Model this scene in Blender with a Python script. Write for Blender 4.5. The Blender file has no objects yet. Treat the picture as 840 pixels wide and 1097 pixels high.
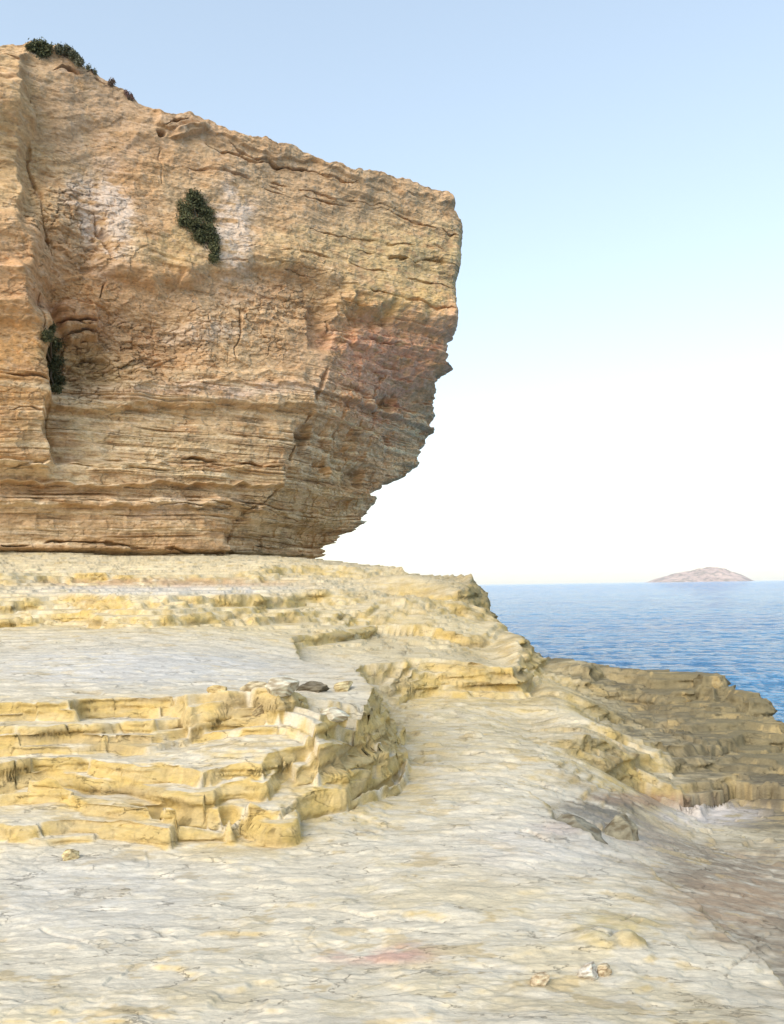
import bpy, math, random
import numpy as np

# ------------------------------------------------------------------ camera
W0, H0, F0 = 840.0, 1097.0, 913.0
EYE = np.array([0.0, 0.0, 1.6])
PITCH = math.atan(78.9 / F0)
ROLL = math.atan(0.0143)
_f = np.array([0, math.cos(PITCH), math.sin(PITCH)])
_r0 = np.array([1.0, 0, 0])
_u0 = np.array([0, -math.sin(PITCH), math.cos(PITCH)])
CR = _r0 * math.cos(ROLL) - _u0 * math.sin(ROLL)
CU = _u0 * math.cos(ROLL) + _r0 * math.sin(ROLL)
CF = _f

def ray(px, py):
    return CF + CR * ((px - W0 / 2) / F0) + CU * ((H0 / 2 - py) / F0)
def at_z(px, py, z):
    d = ray(px, py); return EYE + d * ((z - EYE[2]) / d[2])
def at_Y(px, py, Y):
    d = ray(px, py); return EYE + d * (Y / d[1])
def project(X, Y, Z):
    a = X - EYE[0]; b = Y - EYE[1]; c = Z - EYE[2]
    w = np.maximum(a * CF[0] + b * CF[1] + c * CF[2], 0.05)
    return (W0 / 2 + F0 * (a * CR[0] + b * CR[1] + c * CR[2]) / w,
            H0 / 2 - F0 * (a * CU[0] + b * CU[1] + c * CU[2]) / w)

# ------------------------------------------------------------------ noise
from concurrent.futures import ThreadPoolExecutor
POOL = ThreadPoolExecutor(4)
def par(fn, arrs, nout, *extra):
    arrs = np.broadcast_arrays(*[np.asarray(a, np.float64) for a in arrs])
    sh = arrs[0].shape; fl = [np.ascontiguousarray(a).ravel() for a in arrs]; n = fl[0].size
    outs = [np.empty(n, np.float32) for _ in range(nout)]
    def job(i):
        r = fn(*[a[i:i + 49152] for a in fl], *extra)
        if nout == 1: r = (r,)
        for o, v in zip(outs, r): o[i:i + 49152] = v
    idx = range(0, n, 49152)
    if n > 200000: list(POOL.map(job, idx))
    else:
        for i in idx: job(i)
    outs = [o.reshape(sh) for o in outs]
    return outs[0] if nout == 1 else tuple(outs)

def _h(ix, iy, seed):
    h = (ix.astype(np.uint32) * np.uint32(374761393)) ^ (iy.astype(np.uint32) * np.uint32(668265263)) ^ np.uint32((seed * 2246822519) & 0xffffffff)
    h = (h ^ (h >> np.uint32(13))) * np.uint32(1274126177)
    h = (h ^ (h >> np.uint32(16))) * np.uint32(2654435761)
    return h ^ (h >> np.uint32(15))
def hrand(ix, iy, seed):
    return (_h(np.asarray(ix, np.int64), np.asarray(iy, np.int64), seed) & np.uint32(0xffffff)).astype(np.float32) / np.float32(0xffffff)
def _n2(x, y, seed):
    x0 = np.floor(x); y0 = np.floor(y)
    fx = (x - x0).astype(np.float32); fy = (y - y0).astype(np.float32)
    ix = x0.astype(np.int64); iy = y0.astype(np.int64)
    u = fx * fx * fx * (fx * (fx * 6 - 15) + 10); v = fy * fy * fy * (fy * (fy * 6 - 15) + 10)
    out = []
    for dx, dy in ((0, 0), (1, 0), (0, 1), (1, 1)):
        a = (_h(ix + dx, iy + dy, seed) & np.uint32(0xffff)).astype(np.float32) * np.float32(2 * math.pi / 65536)
        out.append(np.cos(a) * (fx - dx) + np.sin(a) * (fy - dy))
    a = out[0] + u * (out[1] - out[0]); b = out[2] + u * (out[3] - out[2])
    return (a + v * (b - a)) * 1.5
def N2(x, y, seed=0): return par(_n2, (x, y), 1, seed)
def fbm(x, y, o=4, seed=0, gain=0.5):
    s = 0; a = 1.0; f = 1.0
    for k in range(o):
        s = s + a * N2(x * f + 13.7 * k, y * f - 7.1 * k, seed + k); a *= gain; f *= 2.03
    return s
def worley(x, y, seed=0, box=False): return par(_worley, (x, y), 3, seed, box)
def _worley(x, y, seed=0, box=False):
    x0 = np.floor(x); y0 = np.floor(y)
    f1 = np.full(x.shape, 9.0, np.float32); f2 = f1.copy(); idv = np.zeros(x.shape, np.float32)
    for dx in (-1, 0, 1):
        for dy in (-1, 0, 1):
            cx = x0 + dx; cy = y0 + dy
            jx = hrand(cx, cy, seed); jy = hrand(cx, cy, seed + 91)
            ax_ = cx + jx - x; ay_ = cy + jy - y
            d = (np.maximum(np.abs(ax_), np.abs(ay_)) if box else np.hypot(ax_, ay_)).astype(np.float32)
            m = d < f1
            f2 = np.where(m, f1, np.minimum(f2, d)); idv = np.where(m, hrand(cx, cy, seed + 7), idv); f1 = np.where(m, d, f1)
    return f1, f2, idv
def ss(a, b, x):
    t = np.clip((x - a) / (b - a), 0, 1); return t * t * (3 - 2 * t)
def beds(z, s, t, seed, f, blocky=0.5, w=1.0, soft=0.18):
    """offset of each rock bed; beds of mean thickness t, ragged along s"""
    q = z / t + 0.45 * N2(z / t * 0.37, z * 0 + seed, seed + 3) * 2
    k = np.floor(q); fr = q - k
    def val(k):
        r = hrand(k, k * 0 + 5, seed)
        a = N2(s * f + r * 91.0, k * 7.31, seed + 1) + 0.5 * N2(s * f * 2.7 + r * 31.0, k * 3.31, seed + 2)
        j = np.floor(s / w + r * 17 + 0.12 * N2(z * 6, s * 3, seed + 8))
        return (r - 0.5) * 0.9 + a * (1 - blocky) + blocky * (hrand(j, k, seed + 4) - 0.5) * 1.4
    v0 = val(k); v1 = val(k + 1)
    b = ss(1 - soft, 1.0, fr)
    return v0 * (1 - b) + v1 * b, np.minimum(fr, 1 - fr)
def poly_dist(px, py, pts): return par(_poly_dist, (px, py), 1, pts)
def _poly_dist(px, py, pts):
    d = np.full(px.shape, 1e9, np.float32)
    for (ax, ay), (bx, by) in zip(pts[:-1], pts[1:]):
        vx, vy = bx - ax, by - ay
        t = np.clip(((px - ax) * vx + (py - ay) * vy) / (vx * vx + vy * vy + 1e-9), 0, 1)
        d = np.minimum(d, np.hypot(px - ax - t * vx, py - ay - t * vy))
    return d
def signed(px, py, pts): return par(_signed, (px, py), 1, pts)
def _signed(px, py, pts):
    """distance to a closed polygon, positive inside"""
    P = list(pts) + [pts[0]]
    d = _poly_dist(px, py, P)
    ins = np.zeros(px.shape, bool)
    for (ax, ay), (bx, by) in zip(P[:-1], P[1:]):
        if ay == by: continue
        c = ((ay > py) != (by > py)) & (px < (bx - ax) * (py - ay) / (by - ay) + ax)
        ins ^= c
    return np.where(ins, d, -d)

# ------------------------------------------------------------------ helpers
COL = bpy.context.scene.collection
def mesh_from_grid(name, P, mat, col=None, closed=False):
    r, c = P.shape[:2]
    me = bpy.data.meshes.new(name)
    me.vertices.add(r * c); me.vertices.foreach_set('co', P.astype(np.float32).ravel())
    i = np.arange(r * c).reshape(r, c)
    q = np.stack([i[:-1, :-1], i[:-1, 1:], i[1:, 1:], i[1:, :-1]], -1).reshape(-1, 4)
    n = len(q)
    me.loops.add(n * 4); me.loops.foreach_set('vertex_index', q.ravel().astype(np.int32))
    me.polygons.add(n); me.polygons.foreach_set('loop_start', (np.arange(n) * 4).astype(np.int32))
    me.polygons.foreach_set('use_smooth', np.ones(n, bool))
    me.update(calc_edges=True)
    if col is not None:
        a = me.color_attributes.new('Col', 'FLOAT_COLOR', 'POINT')
        cc = np.ones((r * c, 4), np.float32); cc[:, :3] = np.clip(col.reshape(-1, 3), 0.01, 0.9)
        a.data.foreach_set('color', cc.ravel())
    me.materials.append(mat)
    o = bpy.data.objects.new(name, me); COL.objects.link(o)
    return o
def new_mat(name):
    m = bpy.data.materials.new(name); m.use_nodes = True
    nt = m.node_tree; b = nt.nodes['Principled BSDF']
    return m, nt, b
def node(nt, typ, **kw):
    n = nt.nodes.new(typ)
    for k, v in kw.items():
        if k in n.inputs: n.inputs[k].default_value = v
        else: setattr(n, k, v)
    return n
def rock_material(name, sc=(1, 1, 2.5), bump=0.02, grain=0.16, rough=0.9, fine=28.0, nscale=1.0, cracks=None):
    m, nt, b = new_mat(name); L = nt.links
    at = node(nt, 'ShaderNodeAttribute', attribute_name='Col')
    tc = node(nt, 'ShaderNodeTexCoord'); mp = node(nt, 'ShaderNodeMapping'); mp.inputs['Scale'].default_value = sc
    L.new(tc.outputs['Object'], mp.inputs['Vector'])
    n1 = node(nt, 'ShaderNodeTexNoise', Scale=fine * nscale, Detail=8.0, Roughness=0.7); L.new(mp.outputs[0], n1.inputs['Vector'])
    n2 = node(nt, 'ShaderNodeTexNoise', Scale=3.1 * nscale, Detail=9.0, Roughness=0.72); L.new(mp.outputs[0], n2.inputs['Vector'])
    mx = node(nt, 'ShaderNodeMath', operation='ADD'); L.new(n1.outputs[0], mx.inputs[0]); L.new(n2.outputs[0], mx.inputs[1])
    mr = node(nt, 'ShaderNodeMapRange'); mr.inputs[1].default_value = 0.62; mr.inputs[2].default_value = 1.38
    mr.inputs[3].default_value = 1 - grain * 1.6; mr.inputs[4].default_value = 1 + grain * 1.2
    L.new(mx.outputs[0], mr.inputs[0])
    if cracks:
        m3 = node(nt, 'ShaderNodeMapping'); m3.inputs['Scale'].default_value = cracks; L.new(tc.outputs['Object'], m3.inputs['Vector'])
        nw = node(nt, 'ShaderNodeTexNoise', Scale=1.7, Detail=6.0, Roughness=.65); L.new(m3.outputs[0], nw.inputs['Vector'])
        ad = node(nt, 'ShaderNodeVectorMath', operation='ADD'); L.new(m3.outputs[0], ad.inputs[0]); L.new(nw.outputs['Color'], ad.inputs[1])
        vo = node(nt, 'ShaderNodeTexVoronoi', feature='DISTANCE_TO_EDGE', Scale=1.0); L.new(ad.outputs[0], vo.inputs['Vector'])
        ng = node(nt, 'ShaderNodeTexNoise', Scale=.9, Detail=3.0); L.new(m3.outputs[0], ng.inputs['Vector'])
        wv = node(nt, 'ShaderNodeMapRange'); wv.inputs[1].default_value = .50; wv.inputs[2].default_value = .72; wv.inputs[3].default_value = .0005; wv.inputs[4].default_value = .035; L.new(ng.outputs[0], wv.inputs[0])
        dv = node(nt, 'ShaderNodeMath', operation='DIVIDE'); L.new(vo.outputs['Distance'], dv.inputs[0]); L.new(wv.outputs[0], dv.inputs[1]); dv.use_clamp = True
        cm = node(nt, 'ShaderNodeMapRange'); cm.inputs[3].default_value = .84; cm.inputs[4].default_value = 1; L.new(dv.outputs[0], cm.inputs[0])
        m4 = node(nt, 'ShaderNodeMath', operation='MULTIPLY'); L.new(mr.outputs[0], m4.inputs[0]); L.new(cm.outputs[0], m4.inputs[1])
        h4 = node(nt, 'ShaderNodeMath', operation='MULTIPLY_ADD'); L.new(dv.outputs[0], h4.inputs[0]); h4.inputs[1].default_value = .7; L.new(mx.outputs[0], h4.inputs[2])
        mr = m4; mx = h4
    mul = node(nt, 'ShaderNodeVectorMath', operation='MULTIPLY')
    L.new(at.outputs['Color'], mul.inputs[0]); L.new(mr.outputs[0], mul.inputs[1])
    L.new(mul.outputs[0], b.inputs['Base Color'])
    b.inputs['Roughness'].default_value = rough; b.inputs['Specular IOR Level'].default_value = 0.2
    bp = node(nt, 'ShaderNodeBump', Strength=1.0, Distance=bump); L.new(mx.outputs[0], bp.inputs['Height'])
    L.new(bp.outputs[0], b.inputs['Normal'])
    return m
def tag(o, label=None, cat=None, group=None, kind=None):
    if label: o['label'] = label
    if cat: o['category'] = cat
    if group: o['group'] = group
    if kind: o['kind'] = kind
    return o

def lerp(a, b, t):
    t = np.asarray(t)[..., None]; return a * (1 - t) + b * t
C = lambda *v: np.array(v, np.float32)

# ------------------------------------------------------------------ terrain
ZSEA = -2.6
def zpts(lst): return [tuple(at_z(px, py, z)[:2]) for px, py, z in lst]
def ypts(lst): return [(float((px - 420) / F0 * Y * 1.004), Y) for px, Y in lst]

SHORE = ypts([(432, 25.0), (470, 24.5), (508, 23.0), (516, 21.5), (524, 20.3), (537, 19.5), (546, 18.9), (575, 18.2), (620, 17.8), (655, 17.3), (700, 16.6), (735, 15.6), (758, 14.6), (775, 13.6), (800, 12.9), (822, 12.0), (850, 11.3), (900, 10.6), (1000, 9.6)])
SHORE = [(-60, 60), (-4, 60), (-1.5, 40), (-0.6, 27)] + SHORE + [(7.4, 8), (7.8, 4), (7.0, 0), (6.4, -9), (-60, -9)]
BACK = [(-1.5, 40), (-4, 60), (-60, 60)]
SH_R = [p for p in SHORE if p[1] < 60 and p[1] > 9.5][::-1]

L4 = zpts([(-120, 893, .13), (20, 890, .13), (60, 887, .13), (140, 884, .14), (172, 888, .12), (182, 897, .08)]) + [(-1.3, 6.6), (-9, 6.6), (-9, 5.5)]
L3 = [(-60, 2.5), (-12, 3.6)] + zpts([(-300, 842, .39), (-60, 836, .39), (0, 829, .39), (36, 826, .39), (136, 833, .38), (164, 836, .38), (246, 839, .38), (252, 834, .38), (300, 836, .38), (322, 828, .37), (372, 821, .36), (428, 806, .27),
      (437, 790, .25)]) + ypts([(426, 9.0), (408, 10.9), (430, 11.2), (470, 11.5), (520, 11.6), (561, 11.7), (568, 12.4), (574, 14.0), (580, 17), (586, 20.5)]) + BACK
L2 = [(-60, 3.2), (-12, 4.2)] + zpts([(-300, 798, .57), (-60, 792, .57), (0, 788, .57), (71, 785, .57), (118, 783, .57), (160, 785, .57), (214, 779, .57), (300, 779, .57), (326, 785, .57), (340, 791, .56), (364, 787, .55), (405, 770, .55), (421, 776, .50),
      (418, 762, .5)]) + ypts([(404, 8.5), (392, 10.2), (396, 11.2), (436, 11.5), (440, 11.9), (489, 11.9), (534, 11.8), (561, 11.9), (563, 12.9), (564, 15), (566, 20)]) + BACK
L1 = [(-60, 3.9), (-12, 4.9)] + zpts([(-300, 768, .72), (-60, 760, .72), (0, 754, .75), (80, 752, .76), (84, 748, .76), (132, 745, .77), (178, 747, .76), (202, 761, .72), (214, 758, .72), (264, 756, .70), (300, 764, .68), (330, 752, .7), (408, 752, .68), (414, 745, .66),
      (380, 728, .65), (330, 712, .65), (318, 702, .66), (360, 693, .68), (395, 685, .7), (402, 680, .74), (455, 679, .74), (505, 680, .72)]) + ypts([(526, 15.5), (538, 17), (542, 20)]) + BACK
UB = [(-60, 10.8), (-14, 12.0)] + ypts([(-120, 12.2), (0, 12.6), (60, 12.8), (110, 12.2), (150, 12.0), (200, 12.3), (250, 12.9), (330, 14.2), (386, 15.2), (439, 16.2), (480, 16.9), (508, 17.2), (530, 17.4), (534, 18.0), (536, 19.4), (530, 24)]) + BACK
UC = [(-60, 11.4), (-14, 12.6)] + ypts([(-120, 12.9), (0, 13.2), (60, 13.6), (120, 12.9), (180, 12.6), (230, 13.2), (300, 14.4), (330, 15.8), (386, 16.6), (420, 17.2), (450, 17.5), (475, 17.6), (504, 17.9), (511, 18.4), (513, 20.0), (511, 25.0)]) + BACK
UA = [(-60, 14.0), (-14, 15.6)] + ypts([(-120, 15.0), (20, 15.4), (48, 16.4), (110, 16.2), (200, 16.7), (270, 17.4), (286, 18.0), (300, 19.4), (330, 20.0), (400, 20.6), (432, 21.6), (425, 24.0)]) + BACK
UD = [(-60, 18), (-5, 18)] + ypts([(330, 17.5), (400, 18.0), (450, 18.2), (480, 18.2), (502, 18.5), (508, 19.2), (508, 25)]) + BACK
STEPS = [ # polygon, height, width of face, raggedness, seed
    (L4, .10, .05, .05, 11), (L3, .37, .09, .06, 21), (L2, .20, .06, .05, 31), (L1, .15, .04, .04, 41),
    (UB, .22, .10, .14, 51), (UC, .20, .10, .14, 61), (UA, .20, .10, .12, 71), (UD, .26, .06, .06, 161)]
# right hand ledges near the water: they step DOWN towards the viewer and the right
R1 = [(-8, 15.8), (2.2, 15.4)] + zpts([(636, 728, -.02), (648, 722, -.02), (700, 726, -.02), (740, 728, -.05), (764, 741, -.1)]) + [(8, 17), (8, 30), (-8, 30)]
R2 = [(-8, 14.4), (1.8, 14.2)] + zpts([(628, 742, -.2), (680, 741, -.2), (700, 746, -.2), (762, 745, -.22), (800, 764, -.3)]) + [(9, 14), (9, 30), (-8, 30)]
R3 = [(-8, 10.4), (1.6, 10.3)] + zpts([(668, 790, -.25), (700, 792, -.25), (722, 786, -.25), (760, 780, -.3), (800, 776, -.35), (880, 782, -.4), (1000, 800, -.4)]) + [(14, 12), (14, 30), (-8, 30)]
R4 = [(-8, 8.9), (1.2, 8.9)] + zpts([(650, 840, -.45), (690, 832, -.5), (742, 838, -.5), (744, 824, -.45), (790, 822, -.5), (840, 826, -.5), (900, 836, -.5), (1000, 850, -.5)]) + [(14, 10), (14, 30), (-8, 30)]
R5 = [(-8, 12.4), (1.6, 12.2)] + zpts([(600, 762, -.12), (650, 764, -.2), (690, 768, -.28), (740, 772, -.32), (800, 772, -.36), (860, 780, -.4)]) + [(14, 12), (14, 30), (-8, 30)]
R6 = [(-8, 9.6), (1.2, 9.5)] + zpts([(590, 800, -.04), (640, 806, -.2), (690, 812, -.36), (740, 806, -.42), (800, 800, -.42), (860, 806, -.45)]) + [(14, 11), (14, 30), (-8, 30)]
STEPS += [(R1, .22, .05, .04, 81), (R2, .18, .05, .05, 91), (R5, .10, .04, .07, 141), (R3, .14, .05, .08, 101), (R6, .13, .05, .08, 151), (R4, .26, .06, .07, 111)]
FADE = {161: (-1.0, .8), 81: (2.5, 3.5), 91: (2.2, 3.3), 141: (1.6, 2.6), 101: (1.7, 2.7), 151: (1.2, 2.2), 111: (1.5, 2.4)}
# pale low slab edge running diagonally through the foreground
D1 = zpts([(452, 820, .02), (500, 829, .0), (560, 842, -.02), (600, 860, -.06), (660, 893, -.1), (700, 915, -.12), (760, 960, -.12), (800, 990, -.1), (850, 1040, -.05)]) + [(3.0, 1.0), (3, -9), (-30, -9), (-30, 5), (-3, 6.5), (-0.6, 6.6)]
STEPS += [(D1, .07, .06, .09, 121)]

def step_sum(X, Y, ragged=True):
    S = np.zeros(X.shape, np.float32)
    d3 = signed(X, Y, L3)
    for poly, H, w, rag, sd in STEPS:
        if sd == 51: H = H * (1 + .5 * ss(.8, 1.8, X))
        if sd in FADE: H = H * ss(FADE[sd][0], FADE[sd][1], X)
        if sd in (11, 121): H = H * (1 - ss(-.03, .03, d3))
        Hh = H * (1 - .22 * ss(8.5, 10.5, Y)) if sd in (21, 31) else H
        d = signed(X, Y, poly)
        if ragged:
            far = np.clip(Y / 6.0, 1, 3)
            d = d + rag * fbm(X * .9, Y * .9, 3, sd)
            d = d + rag * .8 * N2(X * 2.1 / far**.5, Y * 1.2 / far**.5, sd + 9)
            nb = 4 if np.max(H) > .3 else (3 if np.max(H) > .16 else 2)
            acc = 0; wsum = 0
            for k in range(nb):
                off = (nb - 1 - k) * w * .6 - w * .5
                dk = d - (w * 1.0 * k) + (w * 1.3 + rag * .8) * fbm(X * .8 + 17 * k, Y * .7, 3, sd + 31 + k, .6) + rag * .30 * N2(X * 7 + 17 * k, Y * 5, sd + 41 + k) + 0.045 * (worley(X * (1.3 + .5 * k) / far + 9.37 * k + .25 * N2(X * 2, Y * 2, sd + 62), Y * 1.1, sd + 61 + k)[2] - .5)
                wk = 1 + .75 * N2(X * .7 + 5 * k, Y * .4, sd + 51 + k); acc = acc + wk * ss(-.010 * far, .018 * far, dk); wsum = wsum + wk
            S += Hh * acc / wsum
        else:
            S += Hh * ss(-w * .5, w * 2.4, d)
    return S

CTRL = [(x, y, 0.0) for x, y in ((-6, 2), (-3, 1), (0, 1), (2, 1), (-2, 3), (0, 3), (1.4, 3), (-3, 4.6), (-1, 4.9), (.3, 5.5), (0.8, 6.5), (-12, 2.5), (0, -3), (-6, -3))]
def cz(px, py, z): p = at_z(px, py, z); CTRL.append((p[0], p[1], z))
def cy(px, py, Y): p = at_Y(px, py, Y); CTRL.append((p[0], p[1], p[2]))
for a in ((60, 935, 0), (200, 925, 0), (290, 920, 0), (350, 918, 0), (410, 885, 0), (470, 850, 0), (0, 775, .61), (150, 770, .61), (300, 772, .62), (0, 815, .42), (100, 815, .42), (250, 815, .43), (400, 790, .40), (0, 735, .78), (150, 732, .78), (300, 745, .75), (380, 740, .70),
          (0, 700, .93), (100, 700, .93), (200, 700, .90), (290, 712, .78), (460, 750, .10), (560, 750, .06), (500, 780, .04), (600, 790, -.02), (480, 700, .48), (350, 712, .60), (540, 700, .42), (440, 690, .60), (440, 668, .80), (600, 705, .08),
          (600, 712, .05), (600, 735, 0.0), (640, 712, -.02), (700, 719, -.02), (690, 765, -.42), (640, 775, -.20), (600, 820, -.06), (640, 830, -.2), (760, 752, -.24), (800, 770, -.35), (840, 782, -.45),
          (760, 880, -.78), (820, 875, -.80), (840, 930, -.62), (740, 900, -.62), (720, 860, -.75), (650, 905, -.12), (840, 1000, -.25), (700, 1000, -.02), (780, 1060, -.05), (560, 900, 0.0), (500, 860, 0.0), (950, 900, -.7), (950, 1050, -.3), (760, 810, -.55), (840, 812, -.6), (700, 815, -.45)): cz(*a)
for a in ((0, 672, 12.2), (150, 673, 11.8), (250, 668, 12.6), (0, 642, 13.8), (150, 637, 13.6), (280, 636, 15.0), (330, 664, 14.0), (380, 652, 15.5), (440, 640, 17.6), (495, 623.5, 19.2), (480, 620.5, 20.0), (450, 615.5, 20.5), (505, 622.5, 21.0), (520, 668, 17.0), (522, 654.5, 18.2), (500, 648, 17.6), (460, 660, 16.0),
          (0, 628, 15.0), (200, 628, 16.0), (350, 622, 18.0), (430, 618, 19.8), (0, 610, 17.5), (200, 610, 18.5), (350, 606, 22.0), (0, 590, 19.4), (170, 594, 21.4), (345, 599, 23.8), (425, 608.5, 21.9), (350, 603, 21.2), (572, 700, 17.6), (552, 691, 17.6), (536, 681, 17.8)): cy(*a)
CTRL += [(-14, 14, 1.6), (-12, 17, 2.5), (-20, 14, 2.6), (-8, 28, 2.7), (-2, 30, 2.4), (-10, 8, .95), (-18, 8, 1.2), (-30, 4, 1), (-30, 30, 3), (2.6, 19, 0), (7, 6, -1), (6.5, 2, -.6), (7, -3, -.5), (3.5, -2, 0)]
_c = np.array(CTRL, np.float64)
_res = _c[:, 2] - step_sum(_c[:, 0], _c[:, 1], False)
def _k(r): return np.sqrt(r * r + .15)
_D = _k(np.hypot(_c[:, None, 0] - _c[None, :, 0], _c[:, None, 1] - _c[None, :, 1]))
_n = len(_c); _A = np.zeros((_n + 1, _n + 1)); _A[:_n, :_n] = _D - 0.03 * np.eye(_n); _A[_n, :_n] = 1; _A[:_n, _n] = 1
_w = np.linalg.solve(_A, np.append(_res, 0))
def base(X, Y): return par(_base, (X, Y), 1)
def _base(X, Y):
    g = np.full(X.shape, _w[-1])
    for i in range(_n):
        g = g + _w[i] * _k(np.hypot(X - _c[i, 0], Y - _c[i, 1]))
    return g.astype(np.float32)

def terrace(h, t, sharp=.72):
    q = h / t; k = np.floor(q); f = q - k
    return t * (k + .25 * f + .75 * ss(sharp, 1, f))

_dm = at_z(640, 998, 0.02); _dk = at_z(672, 1000, 0.02); _dl = at_z(440, 985, 0.0)
def dome(X, Y):
    u = (X - _dm[0]) / .20; v = (Y - _dm[1]) / .17
    d = ss(0, 1.0, 1 - np.sqrt(u * u + v * v)) * .050
    u = (X - _dk[0]) / .10; v = (Y - _dk[1]) / .10
    d = np.maximum(d, ss(0, .8, 1 - np.sqrt(u * u + v * v)) * .055)
    u = (X - _dl[0]) / .55; v = (Y - _dl[1] - .04) / .10
    return d + ss(0, 1, 1 - np.sqrt(u * u + v * v)) * .022

def height(X, Y, detail=True):
    g = base(X, Y)
    # thin bedding: sloping ground breaks into small treads and risers
    n = fbm(X * .30, Y * .55, 4, 301, .45)
    right = ss(.9, 2.2, X - .9 * ss(10, 11.5, Y)) * ss(6, 8, Y) * (1 - ss(24, 30, Y))
    up = ss(11.5, 13, Y) * (1 - right)
    mid = np.clip(right + up, 0, 1)
    wob = .010 * fbm(X * 1.8, Y * 4.2, 4, 311, .55)
    flat = ss(-.5, .2, X) * ss(7.2, 8.2, Y) * (1 - ss(11.0, 11.5, Y)) * (1 - right)
    hh = g + n * (.012 + .05 * mid - .02 * right + .035 * flat) + wob * (1.5 + .7 * mid) + .024 * flat * fbm(X * 1.0, Y * 2.4, 4, 358, .6)
    blk = .4 * (worley(X * .62 + .1 * N2(X, Y, 351), Y * 1.1 + .15 * N2(X, Y, 352), 353, True)[2] - .5) * .13 * right
    hh = hh + blk + (worley(X * 1.5 + .1 * N2(X * 3, Y * 3, 356), Y * 2.6 + .1 * N2(X * 3, Y * 3, 357), 355, True)[2] - .5) * .02 * right
    t1 = (terrace(hh + .004 * N2(X * 7, Y * 14, 315), .022) * (1 - flat) + terrace(hh + .004 * N2(X * 5, Y * 10, 317), .045, .85) * flat) * (1 - mid) + terrace(hh + .006 * N2(X * 4, Y * 8, 316), .060, .88) * mid
    sgx = np.abs(np.gradient(g, axis=1) / np.gradient(X, axis=1))
    amt = (1 - .9 * ss(.18, .5, sgx)) * np.clip(.75 + .25 * mid, 0, 1) * np.where(mid < .01, ss(-.5, .5, N2(X * .7, Y * .9, 318)) * .6 + .4, 1)
    h = hh * (1 - amt) + t1 * amt
    if not detail:
        return h + step_sum(X, Y, True)
    smooth_zone = ss(6.8, 7.6, Y) * (1 - ss(10.8, 11.8, Y)) * (1 - ss(-1.2, .2, X))
    _, _, _ = 0, 0, 0
    f1, f2, idv = worley(X * 2.0 + .6 * N2(X * 2, Y * 2, 330), Y * 5.0 + .6 * N2(X * 2, Y * 2, 331), 333, True)
    flake = ss(.0, .05, f2 - f1)
    h = h + (idv - .5) * .008 * (1 - .7 * smooth_zone) * (1 - .6 * up) - .006 * (1 - flake) * (1 - .9 * smooth_zone) * ss(.1, .6, N2(X * .8, Y * 1.1, 336))
    h = h + dome(X, Y)
    h = h + .0032 * fbm(X * 4, Y * 15, 5, 341, .6) * (1 - .5 * smooth_zone) + .006 * right * fbm(X * 2, Y * 6, 3, 345)
    return h + step_sum(X, Y, True)

CRACKS = [[(440, 812), (470, 822), (520, 830), (575, 836), (600, 850)], [(560, 890), (600, 905), (650, 925)], [(300, 985), (330, 980), (345, 975), (420, 985), (470, 985)],
          [(0, 990), (40, 992), (95, 1012)], [(600, 985), (650, 1000), (690, 985)], [(652, 1003), (668, 985), (680, 978)],
          [(205, 765), (212, 770), (208, 778)], [(0, 806), (60, 804), (110, 800)], [(690, 905), (760, 912), (840, 918)], [(760, 960), (800, 958), (845, 966)], [(780, 1040), (820, 1000), (845, 995)]]

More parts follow.
